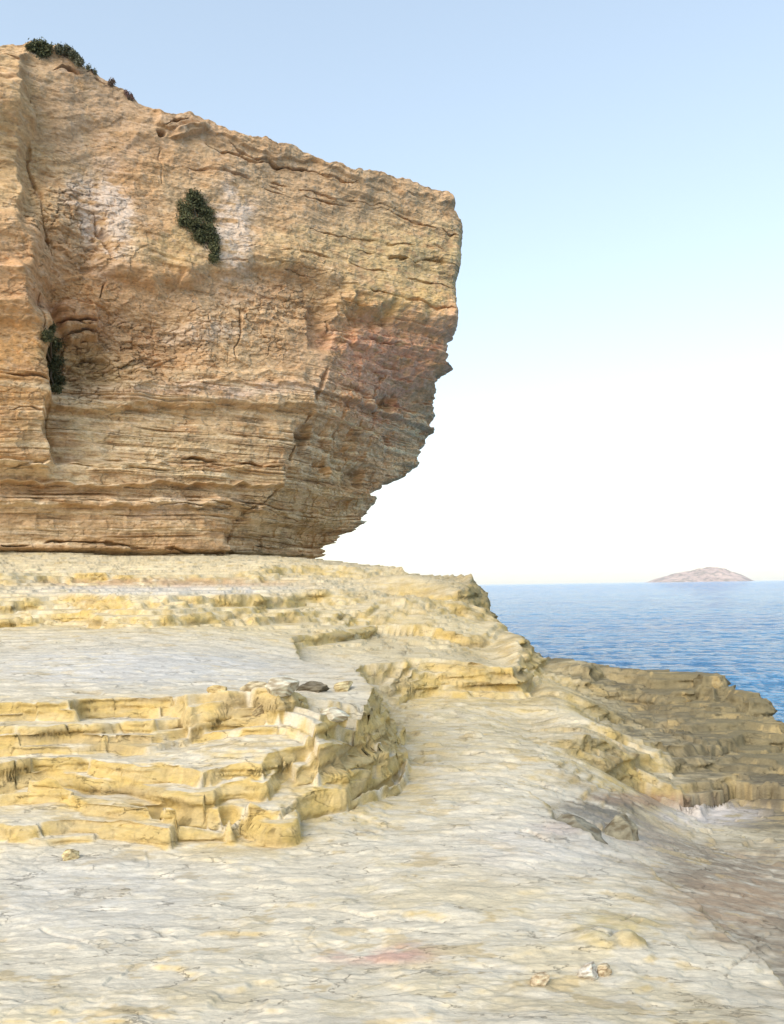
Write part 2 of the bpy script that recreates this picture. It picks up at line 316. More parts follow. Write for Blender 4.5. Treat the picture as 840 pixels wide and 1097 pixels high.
def build_terrain(mat):
    c0 = 2.5
    amax = .50
    inn = np.linspace(-.50, .52, 1040)
    lo = -.50 - np.geomspace(.002, 5.0, 90)[::-1]; hi = .52 + np.geomspace(.002, 3.5, 70)
    A = np.concatenate([lo, inn, hi])
    # pass 1, row density
    Ac = A[::6]; Yf = np.concatenate([np.linspace(-2.3, 2.2, 60, endpoint=False), np.geomspace(2.2, 60, 1500)])
    AX, YY = np.meshgrid(Ac, Yf)
    XX = AX * (YY + c0)
    h = height(XX, YY, False)
    sh = signed(XX, YY, SHORE)
    h = np.where(sh < 0, h - 4 * ss(0, 1.5, -sh), h)
    PX, PY = project(XX, YY, h)
    ds = np.abs(np.diff(PY, axis=0)) * .9
    dl = np.hypot(np.diff(h, axis=0), np.diff(YY, axis=0)) / YY[1:].clip(2) * 913
    ds = np.where(YY[1:] < 2.6, .4, ds + .05 * dl + .12)
    ds = np.minimum(ds, 40)
    ker = np.exp(-(np.arange(-12, 13) / 6.0) ** 2); ker /= ker.sum()
    pad = np.pad(ds, ((0, 0), (12, 12)), mode='edge')
    ds = sum(ker[i] * pad[:, i:i + ds.shape[1]] for i in range(25))
    cum = np.vstack([np.zeros(ds.shape[1]), np.cumsum(ds, 0)]); cum /= cum[-1]
    NR = 1750; tt = np.linspace(0, 1, NR)
    Yr = np.stack([np.interp(tt, cum[:, j], Yf) for j in range(len(Ac))], 1)
    idx = np.interp(A, Ac, np.arange(len(Ac))); i0 = np.clip(np.floor(idx).astype(int), 0, len(Ac) - 2); fr = idx - i0
    Y = Yr[:, i0] * (1 - fr) + Yr[:, i0 + 1] * fr
    X = A[None, :] * (Y + c0)
    h = height(X, Y)
    st = step_sum(X, Y, False)
    PXn, PYn = project(X, Y, h)
    for cr in CRACKS:
        d = poly_dist(PXn + 5 * N2(X * 2.2, Y * 2.2, 401), PYn + 4 * N2(X * 4, Y * 4, 402), cr)
        h = h - .016 * (1 - ss(.4, 2.2, d)) * (Y / 5) * ss(-.4, .1, N2(X * 3, Y * 3, 403))
    for cr, dp, wd in (([(735, 860), (770, 853), (800, 850), (860, 852), (920, 850)], .22, 6), ([(760, 800), (800, 806), (845, 804)], .10, 3), ([(590, 872), (620, 882), (655, 888)], .07, 5), ([(640, 772), (700, 777), (730, 774)], .07, 2.5)):
        d = poly_dist(PXn + 8 * N2(X * 2.2, Y * 2.2, 405), PYn + 5 * N2(X * 3, Y * 3, 406), cr)
        h = h - dp * (1 - ss(.35 * wd, wd, d))
    # shore drop
    sd = signed(X, Y, SHORE) + .12 * fbm(X * .8, Y * .8, 3, 501) + .22 * (worley(X * 1.1, Y * .8, 502, True)[2] - .5)
    drop = ss(0, .12, -sd) * .35 + ss(.25, .40, -sd) * .4 + ss(.5, .9, -sd) * .7 + ss(1.0, 2.4, -sd) * 2.6 + ss(2.4, 8, -sd) * 4
    h = h - drop
    # push the faces of the steps in and out, bed by bed
    gy, gx = np.gradient(h)
    P = np.stack([X, Y, h], -1)
    du = np.gradient(P, axis=1); dv = np.gradient(P, axis=0)
    nrm = np.cross(du, dv); nrm /= np.linalg.norm(nrm, axis=-1, keepdims=True) + 1e-9
    nrm *= np.sign(nrm[..., 2:3] + 1e-9)
    k = np.ones(9) / 9
    nh = nrm[..., :2].copy()
    for _ in range(1):
        p = np.pad(nh, ((4, 4), (0, 0), (0, 0)), mode='edge'); nh = sum(k[i] * p[i:i + nh.shape[0]] for i in range(9))
        p = np.pad(nh, ((0, 0), (4, 4), (0, 0)), mode='edge'); nh = sum(k[i] * p[:, i:i + nh.shape[1]] for i in range(9))
    mag = np.hypot(nh[..., 0], nh[..., 1])
    steep = ss(.35, .8, mag)
    s_al = X * .9 + Y * .35
    b1, e1 = beds(h + .02 * N2(X, Y, 601), s_al, .075, 611, .8, .2, 1.1)
    b2, e2 = beds(h + .01 * N2(X * 2, Y * 2, 602), s_al, .027, 621, 2, .4, .5)
    lump = fbm(s_al * 4, h * 7, 4, 631, .6)
    sc = np.clip(Y / 6, .8, 2.5)
    wf1, wf2, wfi = worley(s_al * 3.2 + .3 * N2(s_al * 3, h * 5, 641), h * 7 + .3 * N2(s_al * 3, h * 5, 642), 643, True)
    vx = (1 - ss(0, .06, wf2 - wf1)) * ss(-.1, .4, N2(s_al * .9, h * 2, 645))
    disp = steep * (.050 * b1 + .024 * b2 + .012 * lump + .014 * (wfi - .5) - .012 * vx) * sc
    P[..., 0] += disp * nh[..., 0] / (mag + .05); P[..., 1] += disp * nh[..., 1] / (mag + .05)
    # ---- colour of the stone, plus shade painted in at the right and undercuts
    top = C(.68, .65, .575); top2 = C(.64, .585, .46); face = C(.60, .445, .165); face2 = C(.48, .37, .19); face3 = C(.63, .49, .235)
    nA = fbm(X * 1.1, Y * 1.6, 5, 701, .6); nB = fbm(X * 4, Y * 8, 4, 711, .65); nC = fbm(s_al * 3, h * 9, 4, 721, .6)
    col = lerp(np.broadcast_to(top, P.shape).copy(), top2, ss(-.05, .65, nA + .55 * nB))
    warm = np.clip(.55 * ss(10.5, 12.5, Y) + .35 * ss(-.3, .5, X) * ss(7, 9, Y) + .26, 0, 1) * (1 + .3 * nB)
    col = lerp(col, C(.70, .60, .385), np.clip(warm, 0, .8))
    fcol = lerp(lerp(np.broadcast_to(face, P.shape).copy(), face3, ss(-.2, .4, nC)), face2, ss(.1, .7, fbm(s_al * 1.4, h * 5, 4, 731)) )
    st2 = ss(.22, .6, mag + .12 * nB)
    # ochre also tinges the broken rims and treads just above / below the faces
    near = np.zeros(X.shape, np.float32)
    for poly, H, w, rag, sdd in STEPS[:7]:
        d = signed(X, Y, poly); near = np.maximum(near, np.exp(-(np.minimum(d, 0) / (.28 * sc)) ** 2) * np.exp(-(np.maximum(d, 0) / (.12 * sc)) ** 2) * (H / .3))
    col = lerp(col, face3, np.clip(near * .75 * (.6 + .6 * nB), 0, .7))
    col = lerp(col, fcol, st2 * .92)
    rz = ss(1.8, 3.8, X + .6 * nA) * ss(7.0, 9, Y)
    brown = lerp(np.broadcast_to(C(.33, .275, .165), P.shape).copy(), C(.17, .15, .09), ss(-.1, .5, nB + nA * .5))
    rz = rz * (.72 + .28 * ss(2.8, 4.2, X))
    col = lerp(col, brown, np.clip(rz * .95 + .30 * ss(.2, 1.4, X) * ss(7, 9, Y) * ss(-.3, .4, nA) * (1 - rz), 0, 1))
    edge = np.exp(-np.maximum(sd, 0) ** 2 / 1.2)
    col = lerp(col, C(.15, .13, .09), np.clip(ss(2.7, 4.2, X + .6 * nA - .10 * (Y - 9)) * ss(7, 8.5, Y) * (.7 + .6 * nB), 0, .85))  # darker shore rock, with part of its shade put into the tone
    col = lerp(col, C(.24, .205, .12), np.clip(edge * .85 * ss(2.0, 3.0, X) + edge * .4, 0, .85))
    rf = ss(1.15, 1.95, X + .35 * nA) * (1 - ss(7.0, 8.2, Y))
    col = lerp(col, C(.30, .25, .19), np.clip(rf * (.85 + .5 * nB), 0, .92))  # brownish rock at lower right, its shade painted into the colour
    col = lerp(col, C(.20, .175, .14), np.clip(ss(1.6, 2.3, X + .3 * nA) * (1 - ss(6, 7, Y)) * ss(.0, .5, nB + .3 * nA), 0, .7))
    sp = ss(.42, .75, fbm(X * 2.2, Y * 3.4, 5, 741, .65))
    col = lerp(col, C(.52, .40, .20), sp * .55)
    def patch(px, py, rx, ry, c, a):
        nonlocal col
        m = np.exp(-(((PXn - px) / rx) ** 2 + ((PYn - py) / ry) ** 2)) * (1 + .9 * nB + .7 * nA)
        col = lerp(col, C(*c), np.clip(m * a * 1.3, 0, a))
    patch(400, 1025, 45, 7, (.55, .33, .29), .7); patch(445, 1018, 22, 8, (.56, .36, .31), .6)
    patch(600, 887, 20, 7, (.5, .33, .25), .6); patch(760, 872, 45, 12, (.66, .62, .60), .9); patch(690, 857, 60, 6, (.42, .26, .18), .6)
    patch(640, 872, 45, 14, (.12, .115, .09), .8); patch(820, 848, 30, 12, (.13, .11, .08), .8); patch(790, 965, 60, 25, (.45, .33, .23), .6)  # first two darken the rock as painted shade: undercut hole, deep crack
    patch(150, 715, 150, 18, (.62, .63, .64), .8); patch(170, 632, 140, 5, (.62, .62, .62), .7); patch(90, 960, 120, 50, (.64, .645, .64), .55)
    patch(180, 624, 120, 4, (.47, .30, .20), .6); patch(590, 905, 90, 30, (.67, .65, .64), .5)
    patch(655, 992, 45, 14, (.58, .49, .27), .7)
    col = lerp(col, C(.16, .14, .11), (1 - ss(.0, .09, worley(X * 1.6 + .4 * nB, Y * 2.8, 751)[1] - worley(X * 1.6 + .4 * nB, Y * 2.8, 751)[0])) * .18)
    col = col * C(.93, .905, .85)
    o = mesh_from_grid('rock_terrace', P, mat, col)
    return tag(o, 'pale layered limestone terraces stepping up from the foreground to the cliff foot', kind='structure')

# ------------------------------------------------------------------ cliff
WO = np.array([-1.97, 24.0]); WD = np.array([.857, .515]); WN = np.array([.515, -.857])
def wall_sz(px, py):
    d = ray(px, py)
    t = ((WO[0] - EYE[0]) * WN[0] + (WO[1] - EYE[1]) * WN[1]) / (d[0] * WN[0] + d[1] * WN[1])
    p = EYE + d * t
    return float((p[0] - WO[0]) * WD[0] + (p[1] - WO[1]) * WD[1]), float(p[2])
def wall_xyz(s, n, z):
    return WO[0] + s * WD[0] + n * WN[0], WO[1] + s * WD[1] + n * WN[1], z
def wall_px(s, n, z):
    return project(*wall_xyz(s, n, z))
SIL_Y = [150, 205, 209, 217, 226, 234, 243, 258, 300, 315, 330, 345, 362, 378, 390, 394, 399, 403, 418, 440, 455, 466, 470, 483, 492, 503, 510, 515, 519, 530, 536, 548, 564, 574, 582, 590, 597, 640]
SIL_X = [482, 482, 484, 490, 494, 495, 503, 501, 496, 494, 495, 492, 489, 486, 484, 488, 482, 474, 471, 468, 467, 470, 466, 454, 453, 450, 440, 428, 415, 410, 407, 400, 383, 366, 360, 356, 346, 330]
TOP_X = [-700, -300, -60, 0, 30, 60, 90, 110, 130, 150, 168, 180, 200, 232, 262, 280, 312, 330, 345, 372, 400, 430, 450, 468, 476, 486, 520]
TOP_Y = [-260, -60, 30, 44, 43, 46, 68, 82, 98, 112, 121, 127, 128, 140, 151, 152, 160, 171, 178, 183, 189, 196, 203, 207, 209, 217, 240]
AR_Y = [0, 290, 312, 400, 440, 470, 520, 560, 600, 700]; AR_X = [355, 355, 352, 346, 336, 308, 292, 256, 240, 235]
LIP_X = [-100, 60, 110, 170, 240, 310, 345, 380, 415, 490, 560]; LIP_Y = [330, 320, 288, 300, 288, 286, 302, 318, 330, 350, 365]

def cliff_recess(s, z, px, py):
    lip = np.interp(px, LIP_X, LIP_Y)
    below = ss(-6, 75, py - lip)
    ar = np.interp(py, AR_Y, AR_X)
    ds = np.maximum(px - ar, 0) / 38.0
    soft = np.sqrt(ds * ds + .05) - .223
    return -below * (.20 * soft + .62 * np.maximum(soft, 0) * ss(300, 460, py))

def relief(s, z, px, py):
    r = cliff_recess(s, z, px, py)
    wx = px + 12 * N2(s * .8, z * .6, 801) + 5 * N2(s * 3, z * 3, 802); wy = py + 6 * N2(s * .9, z * .9, 803) + 3 * N2(s * 3, z * 3, 804)
    def box(x0, x1, y0, y1, e=4, ey=None):
        ey = e if ey is None else ey
        return ss(x0 - e, x0 + e, wx) * (1 - ss(x1 - e, x1 + e, wx)) * ss(y0 - ey, y0 + ey, wy) * (1 - ss(y1 - ey, y1 + ey, wy))
    lip = np.interp(px, LIP_X, LIP_Y)
    # cap stands proud of the rubble band beneath it
    cap = 1 - ss(-5, 16, wy - lip + 5 * N2(s * 1.1, z * .3, 805))
    r = r + cap * .22 * ss(95, 150, px)
    r = r + cap * .30 * ss(-60, 0, wy - lip) * ss(95, 130, px)
    # left buttress and the leaning blocks above it
    bx_ = 48 + 7 * N2(z * 1.3, z * 0 + .5, 806) + 4 * N2(z * 4, s * 0, 807)
    r = r + 1.25 * ss(bx_ + 7, bx_ - 5, wx) * box(-900, 900, 345, 505, 6, 14) * (.75 + .25 * ss(500, 400, wy))
    r = r + .55 * box(-900, 30, 300, 345, 8, 8) + 1.0 * box(-900, 42, 250, 350, 12, 18)
    r = r + .9 * box(-900, 30, 96, 146, 8, 14) + .45 * box(-900, 24, 146, 260, 8, 12) + .35 * box(-900, 26, 62, 96, 5, 5)
    r = r + .35 * ss(100, 40, wx) * ss(180, 230, wy) * (1 - ss(290, 320, wy))
    # jutting slab with a hollow beneath it
    r = r + .6 * box(58, 106, 328, 344, 5, 2) + .55 * box(60, 104, 346, 352, 4, 1.5) + .42 * box(66, 110, 354, 362, 4, 2)
    r = r - .42 * box(46, 118, 363, 425, 16, 18) - .35 * box(60, 200, 330, 400, 25, 20)
    # lower banded wall: ledges
    r = r + .30 * box(50, 338, 410, 436, 6, 3) + .18 * box(140, 330, 398, 412, 6, 3) + .45 * box(-900, 306, 500, 522, 7, 2.0) + .25 * box(-900, 290, 520, 545, 8, 2)
    r = r + .30 * box(-900, 250, 538, 700, 10, 3) + .15 * box(60, 300, 455, 500, 10, 4) + .22 * ss(470, 520, wy) * (1 - ss(200, 260, wx))
    r = r - .35 * box(244, 420, 560, 700, 6, 8)
    # right pink face: hollows
    r = r - .5 * box(318, 330, 458, 478, 5, 6) - .45 * box(385, 412, 448, 470, 8, 7) - .55 * box(432, 462, 412, 430, 9, 7) - .5 * box(350, 368, 490, 505, 6, 5) - .6 * box(412, 440, 492, 512, 8, 6)
    r = r + .25 * box(355, 376, 318, 345, 5, 6) - .35 * box(336, 352, 330, 372, 4, 8) - .3 * box(376, 420, 330, 348, 6, 6)
    # niche below the rim and rim slabs
    r = r - .35 * box(170, 178, 141, 148, 2, 2) + .25 * box(188, 214, 140, 150, 4, 2) + .10 * ss(168, 174, wx) * (1 - ss(136, 139, wy + (px - 180) * -.28))
    return r

GROOVES = [  # crack polylines (photo coordinates on the wall plane), depth, width
    ([(240, 155), (253, 168), (293, 180), (337, 189), (380, 198)], .22, 2.2), ([(378, 224), (413, 228), (440, 238), (462, 248)], .28, 1.8), ([(468, 247), (478, 252), (490, 257)], .4, 2.4),
    ([(376, 270), (400, 272), (433, 281), (467, 282), (490, 292)], .3, 2.2), ([(192, 180), (225, 186), (262, 193), (300, 206)], .16, 1.7), ([(270, 205), (330, 214), (372, 222)], .16, 1.6),
    ([(225, 283), (262, 284), (313, 288), (345, 295)], .10, 1.6), ([(0, 60), (17, 68), (40, 72)], .5, 3.0), ([(55, 76), (75, 72), (95, 80), (112, 91)], .4, 2.8),
    ([(28, 73), (31, 107), (28, 150), (37, 190), (43, 220), (46, 250), (50, 282)], .20, 2.2), ([(85, 198), (92, 206), (104, 208)], .3, 2.4), ([(170, 160), (171, 200)], .15, 2.0),
    ([(168, 138), (182, 136), (198, 137)], .4, 2.2), ([(100, 230), (112, 262), (120, 290), (108, 318)], .3, 3.0),
    ([(38, 322), (36, 345), (40, 380), (48, 420), (52, 470)], .2, 2.4), ([(70, 426), (160, 440), (215, 445)], .12, 1.5), ([(190, 492), (220, 494), (260, 498), (300, 503)], .4, 2.2),
    ([(60, 500), (130, 507), (200, 508)], .15, 1.4), ([(0, 535), (50, 537), (140, 540), (240, 545)], .2, 1.6), ([(0, 508), (36, 504), (50, 490)], .3, 2.2), ([(0, 411), (30, 413), (48, 416)], .25, 2.0), ([(0, 447), (28, 446), (50, 450)], .25, 1.8), ([(0, 473), (46, 474)], .2, 1.6),
    ([(0, 584), (80, 582), (200, 592), (300, 592), (350, 596)], .35, 2.2), ([(255, 545), (300, 548), (345, 556)], .25, 2.0), ([(350, 345), (352, 380), (345, 420), (330, 450)], .25, 3.5), ([(318, 470), (312, 500), (300, 530), (262, 548), (246, 590)], .22, 3.5),
    ([(240, 190), (300, 200), (360, 214), (420, 226)], .14, 1.4), ([(250, 268), (330, 276), (400, 292), (484, 312)], .16, 1.6), ([(300, 292), (380, 312), (440, 328), (488, 340)], .2, 1.8), ([(215, 160), (262, 176), (320, 184)], .2, 1.8), ([(330, 250), (390, 258), (440, 266), (480, 272)], .14, 1.4),
    ([(395, 360), (440, 366), (484, 372)], .16, 1.6), ([(380, 385), (430, 392), (480, 398)], .18, 1.6), ([(60, 345), (100, 348)], .2, 1.5), ([(258, 320), (256, 350), (252, 385)], .18, 2.0),
]
def cliff_color(s, z, px, py, disp, e):
    wx = px + 10 * fbm(s * .8, z * .8, 3, 901); wy = py + 8 * fbm(s * .8, z * .8, 3, 905)
    n1 = fbm(s * .45, z * .6, 5, 911, .6); n2 = fbm(s * 1.1, z * 5.0, 5, 921, .62); n3 = fbm(s * 4, z * 7, 4, 931, .65); n4 = fbm(s * 2.2, z * 2.2, 5, 941, .6)
    sh = s.shape + (3,)
    col = lerp(np.broadcast_to(C(.47, .305, .165), sh).copy(), C(.53, .385, .225), ss(-.4, .5, n1 + .5 * n2))
    def blob(x, y, rx, ry, c, a, nn=1.0):
        nonlocal col
        m = np.exp(-(((wx - x) / rx) ** 2 + ((wy - y) / ry) ** 2))
        m = np.clip(m * (1 + nn * (.8 * n4 + .6 * n2)) * a * 1.35, 0, a)
        col = lerp(col, C(*c), m)
    orange = (.55, .30, .11); pink = (.50, .29, .20); olive = (.46, .36, .18); cream = (.60, .46, .27); pale = (.60, .505, .41); dark = (.15, .115, .07); tan = (.44, .31, .195)
    blob(120, 110, 160, 55, tan, .8); blob(340, 200, 130, 40, (.45, .32, .19), .7); blob(10, 180, 40, 120, (.50, .35, .17), .6)
    blob(0, 420, 40, 90, orange, .75); blob(20, 300, 60, 50, (.50, .30, .16), .6); blob(85, 315, 35, 18, orange, .55); blob(150, 300, 60, 14, (.48, .27, .12), .7); blob(140, 190, 30, 20, orange, .35)
    blob(420, 380, 70, 70, pink, .85); blob(330, 235, 60, 35, (.48, .34, .2), .6); blob(180, 350, 80, 40, (.50, .305, .165), .7); blob(70, 342, 45, 12, (.47, .29, .18), .6); blob(260, 330, 60, 30, (.53, .34, .21), .6)
    blob(440, 290, 70, 42, olive, .8); blob(330, 270, 90, 22, (.52, .39, .2), .6); blob(430, 325, 80, 14, (.44, .32, .14), .6); blob(200, 270, 60, 22, (.53, .39, .19), .6)
    blob(160, 480, 170, 50, (.48, .375, .21), .7); blob(260, 430, 90, 40, (.54, .40, .23), .6); blob(250, 345, 70, 30, cream, .55); blob(110, 565, 150, 30, (.45, .33, .19), .6)
    blob(118, 232, 22, 45, pale, .9, 1.6); blob(95, 205, 18, 18, pale, .6, 1.6); blob(247, 252, 20, 40, pale, .85, 1.6); blob(225, 355, 35, 9, pale, .5); blob(160, 420, 80, 8, (.56, .42, .33), .5); blob(270, 420, 60, 8, (.58, .45, .36), .6); blob(170, 548, 30, 8, pale, .6); blob(90, 508, 120, 3, cream, .7); blob(160, 515, 160, 3, (.62, .53, .34), .6)
    blob(395, 520, 50, 50, (.42, .32, .17), .7); blob(330, 560, 70, 40, (.40, .30, .16), .7); blob(90, 395, 50, 25, (.40, .30, .15), .6)
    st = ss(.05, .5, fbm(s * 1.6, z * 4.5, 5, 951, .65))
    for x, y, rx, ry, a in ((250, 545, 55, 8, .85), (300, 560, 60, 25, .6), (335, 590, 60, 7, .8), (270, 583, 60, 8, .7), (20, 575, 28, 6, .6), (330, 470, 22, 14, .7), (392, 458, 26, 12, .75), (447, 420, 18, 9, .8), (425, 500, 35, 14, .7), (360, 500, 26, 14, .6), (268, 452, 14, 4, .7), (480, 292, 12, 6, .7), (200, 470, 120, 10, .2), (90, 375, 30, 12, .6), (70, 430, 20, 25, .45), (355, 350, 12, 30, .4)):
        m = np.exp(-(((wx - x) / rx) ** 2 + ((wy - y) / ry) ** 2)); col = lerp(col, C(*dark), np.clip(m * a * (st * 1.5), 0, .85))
    # bedding tints
    col = lerp(col, C(.62, .50, .33), .38 * ss(.15, .65, n2) * ss(380, 440, py)); col = lerp(col, C(.34, .22, .11), .40 * ss(.1, .6, -n2))
    col = lerp(col, C(.60, .50, .38), .25 * ss(.3, .7, n3)); col = lerp(col, C(.30, .20, .11), .35 * ss(.25, .75, -n3))
    n6 = fbm(s * .30, z * 6.5, 4, 981, .6); lw = ss(385, 430, py)
    col = lerp(col, C(.64, .53, .36), .55 * ss(.15, .55, n6) * lw); col = lerp(col, C(.36, .235, .13), .50 * ss(.1, .5, -n6) * lw)
    k = hrand(np.floor(z / .22 + .6 * N2(s * .3, z, 961)), s * 0, 7)
    col = col * (1 + .16 * (k - .5) * ss(330, 420, py))[..., None]
    n5 = fbm(s * 9, z * 16, 4, 971, .7)
    col = lerp(col, col * C(.62, .55, .48), .6 * ss(.2, .9, n5)); col = lerp(col, np.minimum(col * 1.25, .74), .55 * ss(.2, .9, -n5))
    lift = 1 + .26 * ss(345, 375, px) * ss(305, 335, py)  # raises the right face's albedo to offset how dark it is shaded
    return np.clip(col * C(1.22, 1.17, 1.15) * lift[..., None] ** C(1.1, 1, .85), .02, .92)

def build_cliff(mat):
    zb = 1.7
    # left part of the wall outside the frame
    s0, _ = wall_sz(0, 400)
    sT, zT = zip(*[wall_sz(x, y) for x, y in zip(TOP_X, TOP_Y)])
    sT = np.array(sT); zT = np.array(zT); o = np.argsort(sT); sT = sT[o]; zT = zT[o]
    zT = np.minimum(zT, 26)
    # right outline for each height
    zs = np.linspace(1.0, 16, 900); sg = np.linspace(-9, 12, 1500)
    SR = np.empty(len(zs))
    for i, z in enumerate(zs):
        zz = np.full(sg.shape, z); px, py = wall_px(sg, 0 * sg, zz)
        n = cliff_recess(sg, zz, px, py)
        px2, py2 = wall_px(sg, n, zz)
        d = px2 - np.interp(py2, SIL_Y, SIL_X)
        j = np.where((d[:-1] < 0) & (d[1:] >= 0))[0]
        j = j[-1] if len(j) else int(np.argmin(np.abs(d)))
        SR[i] = sg[j]
    left = s0 - 1.2 - np.geomspace(.02, 30, 70)[::-1]
    NU = 900; NS = 130; NV = 1150
    v = np.linspace(0, 1, NV)[:, None]
    u = np.linspace(0, 1, NU)[None, :]
    # the front: fixed point for s and z
    z = np.full((NV, NU), 5.0); s = np.zeros((NV, NU))
    z_edge = None
    for _ in range(12):
        sr = np.interp(z, zs, SR)
        s = (s0 - 1.2) + u * (sr - (s0 - 1.2))
        z = .5 * z + .5 * (zb + v * (np.interp(s, sT, zT) - zb))
    sr = np.interp(z, zs, SR)
    s_end = s[:, -1:]; z_end = z[:, -1:]
    w = np.geomspace(.004, 1, NS)[None, :]
    # assemble: left extension, front, side
    sL = np.broadcast_to(left[None, :], (NV, len(left))); zL = zb + v * (np.interp(sL, sT, zT) - zb)
    s_side = np.broadcast_to(s_end, (NV, NS)).copy(); z_side = np.broadcast_to(z_end, (NV, NS)).copy()
    back = np.broadcast_to(w * 13.0, (NV, NS))
    S = np.hstack([sL, s, s_side]); Z = np.hstack([zL, z, z_side]); B = np.hstack([0 * sL, 0 * s, back])
    PX, PY = wall_px(S, 0 * S, Z)
    SE = np.broadcast_to(s_end, S.shape)
    # corner rounding, radius R
    R = .55
    t = np.clip((S - (SE - R)) / R, 0, 1)
    rnd = -R * (1 - np.sqrt(np.clip(1 - t * t, 0, 1)))
    rec = relief(S, Z, PX, PY)
    edge_fade = 1 - .75 * ss(.0, 1, t)
    base_rec = cliff_recess(S, Z, PX, PY)
    n = base_rec + (rec - base_rec) * edge_fade + rnd - B
    # outward direction in the (s, n) plane
    th = np.where(B > 0, math.pi / 2, np.arcsin(t)) 
    th = np.maximum(th, 0)
    # direction used for the beds' displacement
    AL = S + B          # arc coordinate along the face
    lip = np.interp(PX, LIP_X, LIP_Y)
    cap = (1 - ss(-4, 14, PY - lip)) * ss(60, 120, PX)
    upper = np.maximum(cap, (1 - ss(270, 300, PY)))
    rubble = np.exp(-(((PX - 150) / 90) ** 2 + ((PY - 370) / 42) ** 2)) + .9 * np.exp(-(((PX - 85) / 40) ** 2 + ((PY - 395) / 28) ** 2)) + .7 * np.exp(-(((PX - 290) / 60) ** 2 + ((PY - 330) / 30) ** 2)) + .8 * np.exp(-(((PX - 70) / 55) ** 2 + ((PY - 250) / 60) ** 2))
    pink = ss(340, 365, PX) * (1 - cap)
    zt = Z + .09 * S * cap + .10 * fbm(S * .25, Z * .4, 3, 1001)
    b1, e1 = beds(zt, AL, .95, 1011, .35, .35, 1.9, .10)
    b2, e2 = beds(zt, AL, .34, 1021, .8, .5, .85, .14)
    b3, e3 = beds(zt + .02 * N2(AL * 2, Z, 1031), AL, .13, 1033, 1.6, .5, .40, .2)
    b4, e4 = beds(zt + .01 * N2(AL * 3, Z, 1041), AL, .055, 1043, 3.5, .4, .2, .25)
    low = ss(395, 430, PY)
    m1 = .12 + .08 * low + .10 * pink - .03 * upper
    m2 = .045 + .095 * low + .16 * pink + .05 * cap * ss(-50, -10, PY - lip) + .02 * rubble
    m3 = .026 + .055 * low + .060 * pink
    m4 = .014 + .030 * low + .028 * pink
    gate = ss(-.5, .3, fbm(AL * .5, Z * .8, 3, 1051)); gate2 = ss(-.4, .4, fbm(AL * .7, Z * 1.3, 3, 1055))
    D = m1 * b1 * (.4 + .6 * gate) + m2 * b2 * (.3 + .7 * gate2) + m3 * b3 * (.3 + .7 * gate) + m4 * b4 * gate2
    D = D - (.15 + .85 * low + .6 * pink) * (.09 * (1 - ss(0, .07, e2)) * gate2 + .04 * (1 - ss(0, .16, e3)) * gate) - .12 * (1 - ss(0, .035, e1)) * gate * (low + .5 * pink)
    D = D + .30 * fbm(AL * .35, Z * .35, 3, 1061) * upper * .5 + (.04 + .05 * upper) * fbm(AL * 1.0, Z * 1.3, 4, 1071, .5) + .013 * fbm(AL * 6, Z * 11, 4, 1075, .6)
    wa, wb, wi = worley(AL * 1.5 + .25 * N2(AL, Z, 1081), Z * 2.6 + .25 * N2(AL, Z, 1082), 1083, True)
    wc, wd, wj = worley(AL * 3.6 + .3 * N2(AL * 3, Z * 3, 1091), Z * 6.5 + .3 * N2(AL * 3, Z * 3, 1092), 1093, True)
    we, wf, wk = worley(AL * 8 + .3 * N2(AL * 5, Z * 5, 1094), Z * 12 + .3 * N2(AL * 5, Z * 5, 1095), 1096, True)
    rubble = np.clip(rubble, 0, 1.2)
    D = D + rubble * ((wi - .5) * .22 + (wj - .5) * .17 - .13 * (1 - ss(0, .09, wd - wc)) * ss(-.2, .3, N2(AL * 1.5, Z * 2, 1098)) + (wk - .5) * .09)
    D = D + (.25 + .75 * pink) * ((wi - .5) * .10 - .04 * (1 - ss(0, .05, wb - wa)) * ss(-.1, .4, N2(AL * .8, Z * .8, 1097)) + (wj - .5) * .07 * pink + (wk - .5) * .03)
    D = D - .035 * (1 - ss(0, .08, wd - wc)) * ss(.15, .5, N2(AL * .6, Z * .9, 1099)) * (1 - upper * .5)
    gpx = PX + 4 * fbm(AL * 1.2, Z * 1.2, 3, 1101) ; gpy = PY + 3.5 * fbm(AL * 1.2, Z * 1.2, 3, 1105)
    for pts, dep, wd_ in GROOVES:
        x0 = min(p[0] for p in pts) - 14; x1 = max(p[0] for p in pts) + 14; y0 = min(p[1] for p in pts) - 14; y1 = max(p[1] for p in pts) + 14
        m = (PX > x0) & (PX < x1) & (PY > y0) & (PY < y1) & (B == 0)
        if not m.any(): continue
        d = poly_dist(gpx[m], gpy[m], pts)
        wv = wd_ * (.75 + .9 * hrand(np.floor(PX[m] / 9), np.floor(PY[m] / 9), 5))
        ends = np.minimum(np.hypot(gpx[m] - pts[0][0], gpy[m] - pts[0][1]), np.hypot(gpx[m] - pts[-1][0], gpy[m] - pts[-1][1]))
        wv = wv * .72 * (.25 + .75 * ss(0, 22, ends)) * (.55 + .9 * ss(-.5, .5, N2(AL[m] * 1.1, Z[m] * 1.1, 1113)))
        D[m] -= .75 * dep * (1 - ss(.1 * wv, wv, d)) * ss(-.45, .1, N2(AL[m] * 1.3, Z[m] * 1.3, 1111))
    # undercut foot
    D = D - .50 * (1 - ss(2.44, 2.60, Z)) * (1 - .3 * t)
    sil = ss(0, 1, t); D = D * (1 - .15 * sil)
    # rim: blunt the very top
    D = D - .03 * ss(.985, 1, v) * (1 + 0 * S)
    ds_ = np.sin(th) * D; dn_ = np.cos(th) * D
    X, Y, _z = wall_xyz(S + ds_ - .0, n + dn_, Z)
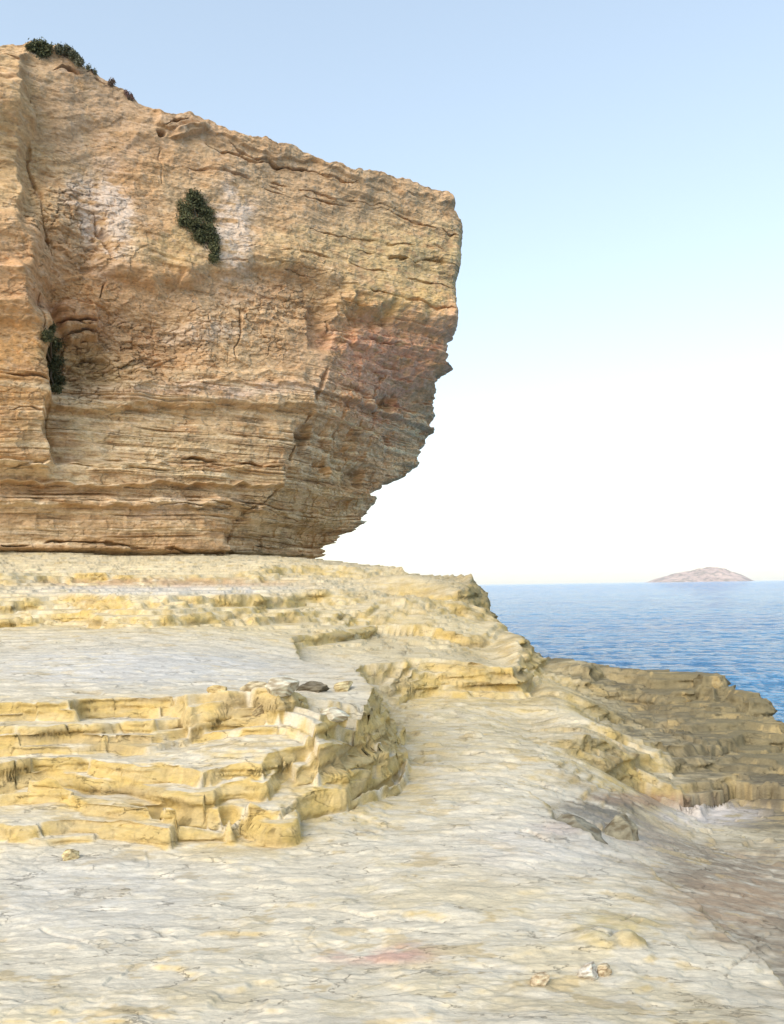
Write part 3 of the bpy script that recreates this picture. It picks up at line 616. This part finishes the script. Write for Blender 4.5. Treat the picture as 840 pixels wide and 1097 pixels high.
    Zr = Z + .10 * fbm(AL * .9, S * 0 + 3.3, 4, 1121, .6) * ss(.9, 1, v) + .03 * fbm(AL * 4, S * 0, 3, 1125) * ss(.97, 1, v)
    PXc, PYc = project(X, Y, Zr)
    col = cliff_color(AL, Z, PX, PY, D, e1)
    P = np.stack([X, Y, Zr], -1)
    # the top surface running back from the rim
    NT = 60; tw = (np.linspace(0, 1, NT + 1)[1:] ** 1.8)[:, None, None]
    rim = P[-1][None]
    sb = np.minimum(S[-1], float(s_end[-1, 0]) - 3.5); bx, by, bz = wall_xyz(sb, -11.0 + 0 * sb, np.interp(sb, sT, zT) + .6)
    backl = np.stack([bx, by, bz], -1)[None]
    T = rim * (1 - tw) + backl * tw
    T[..., 2] += .12 * fbm(T[..., 0] * .9, T[..., 1] * .9, 4, 1131) * np.minimum(tw[..., 0] * 8, 1)
    T[..., 2] = np.minimum(T[..., 2], rim[..., 2] + (backl[..., 2] - rim[..., 2]) * tw[..., 0] ** 1 + .05)
    colT = np.broadcast_to(C(.38, .30, .2), T.shape)
    P = np.vstack([P, T]); col = np.vstack([col, colT])
    o = mesh_from_grid('cliff', P[:, ::1], mat, col)
    tag(o, 'tall overhanging tan and pink layered rock cliff standing on the terraces', kind='structure')
    return o

rock_t = rock_material('limestone', sc=(1, 1.7, 3.0), bump=.007, grain=.19, fine=26, cracks=(2.2, 6.5, 6.5))
rock_c = rock_material('cliff_rock', sc=(1, 1, 2.2), bump=.020, grain=.20, fine=12, nscale=.9)
terrain = build_terrain(rock_t)
cliff = build_cliff(rock_c)

# ------------------------------------------------------------------ sea
def build_sea():
    m, nt, b = new_mat('sea_water'); L = nt.links
    b.inputs['Base Color'].default_value = (.012, .13, .36, 1); b.inputs['Roughness'].default_value = .05; b.inputs['IOR'].default_value = 1.33
    tc = node(nt, 'ShaderNodeTexCoord')
    prev = None
    for sc, dist, det, st in (((.6, 1.7, 1), 1.1, 6.0, 0), ((1.8, 4.2, 1), .45, 5.0, 1), ((.08, .22, 1), .9, 5.0, 2)):
        mp = node(nt, 'ShaderNodeMapping'); mp.inputs['Scale'].default_value = sc; mp.inputs['Rotation'].default_value = (0, 0, .25 - .3 * st)
        L.new(tc.outputs['Object'], mp.inputs['Vector'])
        n = node(nt, 'ShaderNodeTexNoise', Scale=1.0, Detail=det, Roughness=.62); L.new(mp.outputs[0], n.inputs['Vector'])
        bp = node(nt, 'ShaderNodeBump', Strength=1.0, Distance=dist); L.new(n.outputs[0], bp.inputs['Height'])
        if prev: L.new(prev.outputs[0], bp.inputs['Normal'])
        prev = bp
    L.new(prev.outputs[0], b.inputs['Normal'])
    # shallow, wind and current streaks shift the water's own hue a little
    mp = node(nt, 'ShaderNodeMapping'); mp.inputs['Scale'].default_value = (.01, .05, 1); L.new(tc.outputs['Object'], mp.inputs['Vector'])
    n = node(nt, 'ShaderNodeTexNoise', Scale=1.0, Detail=6.0, Roughness=.6); L.new(mp.outputs[0], n.inputs['Vector'])
    cr = node(nt, 'ShaderNodeValToRGB'); cr.color_ramp.elements[0].position = .35; cr.color_ramp.elements[1].position = .68
    cr.color_ramp.elements[0].color = (.010, .23, .58, 1); cr.color_ramp.elements[1].color = (.03, .34, .70, 1)
    L.new(n.outputs[0], cr.inputs[0]); L.new(cr.outputs[0], b.inputs['Base Color'])
    th = np.linspace(-math.pi, math.pi, 721)
    th = np.sort(np.concatenate([th, np.linspace(math.radians(55), math.radians(95), 500)]))
    r = np.concatenate([[0.0], np.geomspace(6, 14000, 700)])
    TH, RR = np.meshgrid(th, r)
    X = np.cos(TH) * RR; Y = np.sin(TH) * RR
    amp = np.clip(1 - RR / 900, 0, 1)
    Z = ZSEA + amp * (.10 * N2(X * .12, Y * .3, 2001) + .07 * N2(X * .5, Y * .9, 2002) * np.clip(1 - RR / 250, 0, 1) + .05 * N2(X * 1.3, Y * 2, 2003) * np.clip(1 - RR / 90, 0, 1))
    o = mesh_from_grid('sea', np.stack([X, Y, Z], -1), m)
    tag(o, 'blue rippled open sea reaching the horizon', kind='structure')
build_sea()

# ------------------------------------------------------------------ island
def build_island():
    m = rock_material('island_rock', sc=(1, 1, 1.5), bump=2.0, grain=.25, fine=.25, nscale=.02)
    Yi = 7000.0
    prof_x = np.array([690, 702, 712, 722, 735, 748, 756, 766, 774, 783, 791, 797, 802]); prof_y = np.array([624, 619.5, 617, 614.6, 611.8, 608.8, 607.6, 607.3, 609.0, 612.6, 616.4, 619.6, 623])
    nx, ny = 260, 120
    px = np.linspace(690, 802, nx); py = np.interp(px, prof_x, prof_y)
    hor = 627.4 - .0143 * (px - 420)
    H = np.clip((hor - py) / F0 * Yi, 0, None) * ss(690, 702, px) ** .3
    Xc = (px - 420) / F0 * Yi
    V = np.linspace(-1, 1, ny)[:, None]
    dep = 420.0 * np.sqrt(np.clip(1 - ((px - 746) / 56) ** 2, .0004, 1))[None]
    X = np.broadcast_to(Xc[None], (ny, nx)); Y = Yi + V * dep
    Z = H[None] * np.clip(1 - np.abs(V) ** 1.6, 0, 1) + ZSEA - 1
    nz = fbm(X * .008, Y * .008, 5, 3001, .55)
    Z = Z + nz * 7 * np.clip(1 - V ** 2, 0, 1) * (H[None] / 60)
    n2 = fbm(X * .02, Y * .02, 4, 3011, .6)
    col = lerp(np.broadcast_to(C(.62, .47, .38), X.shape + (3,)).copy(), C(.38, .31, .24), ss(-.1, .5, n2 + .5 * nz))
    o = mesh_from_grid('island', np.stack([X, Y, Z], -1), m, col)
    tag(o, 'low hazy pink brown island on the horizon', kind='structure')
build_island()

# ------------------------------------------------------------------ loose stones
def stone_mesh(name, size, seed, col, strat=.25, seg=48, square=.55):
    """one broken limestone slab: a rounded, chipped, bedded block; origin at its base"""
    th = np.linspace(0, 2 * math.pi, seg * 2 + 1); ph = np.linspace(-math.pi / 2, math.pi / 2, seg)
    T, Ph = np.meshgrid(th, ph)
    def sp(a, e): return np.sign(a) * np.abs(a) ** e
    x = sp(np.cos(Ph), square) * sp(np.cos(T), .75); y = sp(np.cos(Ph), square) * sp(np.sin(T), .75); z = sp(np.sin(Ph), square)
    rng = np.random.RandomState(seed)
    for _ in range(12):
        a = rng.uniform(0, 2 * math.pi); e = rng.uniform(-.5, .9); n = np.array([math.cos(a) * math.cos(e), math.sin(a) * math.cos(e), math.sin(e)]); d0 = rng.uniform(.55, .92)
        d = x * n[0] + y * n[1] + z * n[2]; ex = np.maximum(d - d0, 0); x = x - ex * n[0]; y = y - ex * n[1]; z = z - ex * n[2]
    nn = fbm(x * 1.6 + seed, z * 1.6 + y * 1.3, 4, seed) * .09; b, _ = beds(z * .5 + .05 * N2(x * 2, y * 2, seed), np.cos(T) * 1.2 + np.sin(T), .35, seed + 3, .8, .3, .9)
    k = 1 + nn + b * .06 * strat * (np.abs(z) < .85)
    x = x * k; y = y * k; z = z * (1 + nn * .6)
    P = np.stack([x * size[0] / 2, y * size[1] / 2, (z + .8) * size[2] / 2], -1)
    P[:, -1] = P[:, 0]
    n2 = fbm(x * 1.7 + seed, y * 1.7 + z * 3, 3, seed + 11, .55)
    c0 = C(*col); cc = lerp(np.broadcast_to(c0, P.shape).copy(), c0 * C(.62, .56, .5), ss(-.1, .6, n2)); cc = lerp(cc, np.minimum(c0 * 1.35, .7), ss(.1, .6, -n2))
    return P, cc
stone_mat = rock_material('loose_limestone', sc=(1, 1, 2.5), bump=.008, grain=.16, fine=40)
def place_stone(px, py, wpx, hpx, depth, seed, col, label, rz=0, tilt=0, name='stone', square=.55, group='loose stones lying on the terraces', Yh=None):
    import mathutils
    d = ray(px, py)
    # walk along the ray through the stone's foot until it meets the rock
    best = None
    dg = bpy.context.evaluated_depsgraph_get()
    hit, loc, *_ = terrain.ray_cast(mathutils.Vector(EYE), mathutils.Vector(d).normalized())
    if not hit: return None
    Y = loc.y; w = wpx / F0 * Y; h = hpx / F0 * Y
    P, cc = stone_mesh(name, (w, depth * w, h), seed, col, square=square)
    o = mesh_from_grid(name, P, stone_mat, cc)
    h2, l2, *_ = terrain.ray_cast(mathutils.Vector((loc.x, loc.y + depth * w * .4, 5)), mathutils.Vector((0, 0, -1)))
    o.location = (loc.x, loc.y + depth * w * .4, (l2.z if h2 else loc.z) - h * (.38 if name == 'boulder' else .1)); o.rotation_euler = (tilt, 0, rz)
    return tag(o, label, 'stone', group)
Yc = (.55, .44, .24); Pc = (.60, .54, .41); Dc = (.16, .14, .10); Gc = (.17, .16, .13); Oc = (.56, .42, .20)
STN = [(231, 748, 22, 9, .8, 1, Oc, 'small ochre stone alone on the pale shelf, left of the flat stacked slab', .1),
 (268, 750, 33, 14, .8, 2, (.50, .42, .27), 'flat buff slab with an upturned edge between the ochre stone and the dark stone', .3),
 (333, 742, 38, 13, .6, 3, Dc, 'dark weathered slab lying on the shelf beside a tan lump', -.15),
 (368, 741, 24, 12, .8, 4, Yc, 'tan angular lump just right of the dark slab', .4),
 (298, 774, 48, 20, .6, 5, Pc, 'long pale block resting on the ledge rim below the dark slab', .15),
 (358, 777, 44, 15, .6, 6, Pc, 'broad flat pale slab near the right tip of the front ledge', -.1),
 (278, 766, 16, 12, .8, 7, (.3, .23, .12), 'small brown wedge stone against the left end of the long pale block', .8),
 (72, 922, 20, 12, .8, 8, Yc, 'angular yellow chunk fallen at the foot of the front ledge, far left', .5),
 (580, 1057, 22, 12, .8, 10, (.56, .45, .30), 'lone rounded buff stone on the pale slab near the bottom edge', .2),
 (632, 1050, 22, 15, .8, 11, (.58, .53, .44), 'grey buff stone, left of a touching pair near the bottom edge', .6),
 (648, 1047, 18, 13, .8, 12, (.54, .43, .28), 'tan stone, right of a touching pair near the bottom edge', .1),
 (622, 888, 70, 46, .6, 17, (.22, .205, .155), 'wide dark pitted boulder at the edge of the pale slab', -.15),
 (668, 900, 38, 40, .9, 18, (.26, .235, .165), 'smaller dark grey boulder right of the wide dark boulder', .2)]
for a in STN:
    big = a[7].startswith(('large', 'wide', 'smaller', 'low brown', 'rounded yellow'))
    place_stone(a[0], a[1], a[2], a[3], a[4], a[5] + 4000, a[6], a[7], rz=a[8], name='boulder' if 'boulder' in a[7] else 'stone', square=.5,
                group=None if big else 'loose stones lying on the terraces')

# ------------------------------------------------------------------ shrubs
def leaf_material(name, c1, c2):
    m, nt, b = new_mat(name); L = nt.links
    at = node(nt, 'ShaderNodeAttribute', attribute_name='Col')
    L.new(at.outputs['Color'], b.inputs['Base Color'])
    b.inputs['Roughness'].default_value = .75; b.inputs['Specular IOR Level'].default_value = .2
    return m
leaf_m = leaf_material('shrub_leaves', None, None)
stem_m, _nt, _b = new_mat('shrub_wood'); _b.inputs['Base Color'].default_value = (.10, .075, .05, 1); _b.inputs['Roughness'].default_value = .9
def tube(verts, faces, pts, radii, seg=6):
    base0 = len(verts)
    for i, (p, r) in enumerate(zip(pts, radii)):
        p = np.array(p); q = np.array(pts[min(i + 1, len(pts) - 1)]) - np.array(pts[max(i - 1, 0)]); q = q / (np.linalg.norm(q) + 1e-9)
        a = np.cross(q, [0.3, 1, .2]); a /= np.linalg.norm(a) + 1e-9; b = np.cross(q, a)
        for k in range(seg):
            t = 2 * math.pi * k / seg; verts.append(tuple(p + r * (math.cos(t) * a + math.sin(t) * b)))
    for i in range(len(pts) - 1):
        for k in range(seg):
            faces.append((base0 + i * seg + k, base0 + i * seg + (k + 1) % seg, base0 + (i + 1) * seg + (k + 1) % seg, base0 + (i + 1) * seg + k))
def cliff_hit(px, py):
    import mathutils
    hit, loc, nor, _ = cliff.ray_cast(mathutils.Vector(EYE), mathutils.Vector(ray(px, py)).normalized())
    return np.array(loc) if hit else None
def shrub(root_px, clumps, label, seed, col_d, col_l, leaf=.035, nleaf=950, Yd=None, cat='shrub', out=.28, name='shrub', group=None):
    """clumps: (px, py, radius px). Each clump is a spray of twigs with small leaves."""
    rng = np.random.RandomState(seed)
    rp = cliff_hit(*root_px)
    if rp is None: rp = at_Y(root_px[0], root_px[1], Yd or 21.0)
    root = bpy.data.objects.new(name, None); COL.objects.link(root); root.location = rp
    tag(root, label, cat, group)
    toward = np.array([EYE[0] - rp[0], EYE[1] - rp[1], 0]); toward /= np.linalg.norm(toward)
    V = []; Fc = []; colr = []; SV = []; SF = []
    for px, py, rpx in clumps:
        Yc_ = rp[1]
        c = at_Y(px, py, Yc_); h = cliff_hit(px, py)
        if h is not None and abs(h[1] - rp[1]) < 3: c = h
        R = rpx / F0 * c[1]
        c = c + toward * R * out
        tube(SV, SF, [tuple((rp - rp)), tuple((c - rp) * .5 + rng.normal(0, .04, 3)), tuple(c - rp)], [.035, .02, .008])
        nt_ = max(10, int(nleaf / 14))
        for _ in range(nt_):
            dv = rng.normal(0, 1, 3); dv /= np.linalg.norm(dv); dv = dv + np.array([0, 0, .15]) + toward * .25; dv /= np.linalg.norm(dv)
            rr = R * rng.uniform(.55, 1.12)
            tip = (c - rp) + dv * rr * np.array([1, .8, 1])
            if rng.rand() < .45: tube(SV, SF, [tuple(c - rp), tuple((c - rp) * .4 + tip * .6 + rng.normal(0, .01, 3)), tuple(tip)], [.006, .004, .002], 3)
            tone = rng.rand()
            for _l in range(14):
                f = rng.uniform(.35, 1.02); p = (c - rp) * (1 - f) + tip * f + rng.normal(0, leaf * .9, 3)
                d1 = rng.normal(0, 1, 3); d1 = d1 / np.linalg.norm(d1) * leaf * rng.uniform(.7, 1.4); d2 = np.cross(d1, rng.normal(0, 1, 3)); d2 = d2 / (np.linalg.norm(d2) + 1e-9) * leaf * rng.uniform(.25, .45)
                i = len(V); V += [tuple(p - d1), tuple(p + d2), tuple(p + d1), tuple(p - d2)]; Fc.append((i, i + 1, i + 2, i + 3))
                k = np.clip(tone * .7 + rng.rand() * .4, 0, 1); cc = col_d * (1 - k) + col_l * k
                colr += [(*cc, 1)] * 4
    me = bpy.data.meshes.new('foliage'); me.from_pydata(V, [], Fc); a = me.color_attributes.new('Col', 'FLOAT_COLOR', 'POINT'); a.data.foreach_set('color', np.array(colr, np.float32).ravel()); me.materials.append(leaf_m)
    o = bpy.data.objects.new('foliage', me); COL.objects.link(o); o.parent = root
    me = bpy.data.meshes.new('stem'); me.from_pydata(SV, [], SF); me.materials.append(stem_m)
    o = bpy.data.objects.new('stem', me); COL.objects.link(o); o.parent = root
    return root
GD = np.array([.040, .046, .020]); GL = np.array([.15, .155, .075]); GG = np.array([.20, .19, .13])
shrub((212, 250), [(207, 212, 10), (199, 226, 12), (213, 222, 12), (222, 232, 11), (197, 239, 11), (209, 243, 13), (222, 247, 12), (214, 255, 10), (228, 257, 9), (230, 267, 7.5), (229, 277, 6.5)], 'dark green bush hanging on the open cliff face', 51, GD, GL)
shrub((55, 390), [(54, 352, 6), (50, 362, 8), (58, 372, 10), (50, 382, 9), (59, 391, 10), (54, 401, 9), (62, 410, 8), (60, 419, 6)], 'grey green shrub trailing in the dark gully under the jutting slab', 52, GD, GL * .9, out=.5)
shrub((42, 58), [(34, 52, 6), (42, 50, 8), (50, 53, 7), (44, 58, 7)], 'dark round shrub on the highest rim of the cliff', 53, GD, GL, Yd=19.5)
shrub((70, 60), [(64, 54, 5), (72, 56, 6), (79, 61, 5), (85, 67, 4)], 'grey green bush on the rim just right of the dark round shrub', 54, GD * 1.6, GG, Yd=20)
shrub((98, 75), [(94, 73, 2.8), (101, 78, 2.6)], 'low grey tuft halfway down the sloping rim', 55, GD * 2, GG, Yd=20.3, nleaf=120, name='grass_tuft', cat='tuft', leaf=.03)
shrub((120, 92), [(118, 90, 3), (121, 88, 2.2)], 'thin dry upright tuft on the sloping rim above the reddish tuft', 56, np.array([.12, .09, .07]), np.array([.25, .18, .13]), Yd=20.6, nleaf=130, name='grass_tuft', cat='tuft', leaf=.03)
shrub((139, 106), [(136, 101, 3.2), (141, 105, 3.4)], 'reddish dry tuft lowest on the sloping rim', 57, np.array([.14, .08, .07]), np.array([.32, .20, .17]), Yd=20.8, nleaf=150, name='grass_tuft', cat='tuft', leaf=.03)

# ------------------------------------------------------------------ haze
m = bpy.data.materials.new('haze'); m.use_nodes = True; nt = m.node_tree; nt.nodes.clear()
out = nt.nodes.new('ShaderNodeOutputMaterial'); vol = nt.nodes.new('ShaderNodeVolumePrincipled')
vol.inputs['Density'].default_value = HAZE = .00004; vol.inputs['Color'].default_value = (.93, .95, 1, 1); vol.inputs['Anisotropy'].default_value = .2
nt.links.new(vol.outputs[0], out.inputs['Volume'])
if HAZE > 0:
    me = bpy.data.meshes.new('haze'); s = 14500.0; z0, z1 = -12.0, 150.0
    me.from_pydata([(x, y, z) for z in (z0, z1) for y in (-s, s) for x in (-s, s)], [], [(0, 2, 3, 1), (4, 5, 7, 6), (0, 1, 5, 4), (2, 6, 7, 3), (0, 4, 6, 2), (1, 3, 7, 5)])
    me.materials.append(m); o = bpy.data.objects.new('haze', me); COL.objects.link(o); o['kind'] = 'stuff'; o['label'] = 'thin sea haze over the water'

# ------------------------------------------------------------------ light
scn = bpy.context.scene
w = bpy.data.worlds.new("World"); scn.world = w; w.use_nodes = True; nt = w.node_tree
SUN_EL, SUN_AZ = 32.0, 214.0   # azimuth clockwise from +Y
sky = nt.nodes.new('ShaderNodeTexSky'); sky.sky_type = 'NISHITA'; sky.sun_disc = False
sky.sun_elevation = math.radians(SUN_EL); sky.sun_rotation = math.radians(SUN_AZ)
sky.air_density = 1.2; sky.dust_density = .8; sky.ozone_density = 1.6; sky.altitude = 0
bg = nt.nodes['Background']; bg.inputs['Strength'].default_value = .12
pre = node(nt, 'ShaderNodeVectorMath', operation='SCALE'); pre.inputs[3].default_value = .12; pre.name = 'pre'
gm = nt.nodes.new('ShaderNodeGamma'); gm.inputs[1].default_value = .57
post = node(nt, 'ShaderNodeVectorMath', operation='SCALE'); post.inputs[3].default_value = 5.45; post.name = 'post'
nt.links.new(sky.outputs[0], pre.inputs[0]); nt.links.new(pre.outputs[0], gm.inputs[0]); hs = node(nt, 'ShaderNodeHueSaturation'); hs.inputs['Saturation'].default_value = 1.03; nt.links.new(gm.outputs[0], hs.inputs['Color']); nt.links.new(hs.outputs[0], post.inputs[0]); nt.links.new(post.outputs[0], bg.inputs['Color'])
sd = bpy.data.lights.new('sun', 'SUN'); sd.energy = 1.3; sd.angle = math.radians(50); sd.color = (1, .93, .84)
so = bpy.data.objects.new('sun', sd); COL.objects.link(so)
import mathutils
el, az = math.radians(SUN_EL), math.radians(SUN_AZ)
sdir = mathutils.Vector((math.sin(az) * math.cos(el), math.cos(az) * math.cos(el), math.sin(el)))
so.rotation_euler = sdir.to_track_quat('Z', 'Y').to_euler()

cam = bpy.data.cameras.new('camera'); co = bpy.data.objects.new('camera', cam); COL.objects.link(co)
cam.sensor_fit = 'VERTICAL'; cam.sensor_height = 36; cam.lens = 36 * F0 / H0; cam.clip_start = .05; cam.clip_end = 40000
M = mathutils.Matrix(((CR[0], CU[0], -CF[0], EYE[0]), (CR[1], CU[1], -CF[1], EYE[1]), (CR[2], CU[2], -CF[2], EYE[2]), (0, 0, 0, 1)))
co.matrix_world = M; scn.camera = co
scn.view_settings.view_transform = 'Standard'; scn.view_settings.look = 'None'; scn.view_settings.exposure = 1.40; scn.view_settings.gamma = 1
scn.view_settings.use_white_balance = True; scn.view_settings.white_balance_temperature = 6800; scn.view_settings.white_balance_tint = 10
scn.cycles.max_bounces = 6; scn.cycles.diffuse_bounces = 4; scn.cycles.volume_bounces = 1; scn.cycles.use_denoising = True
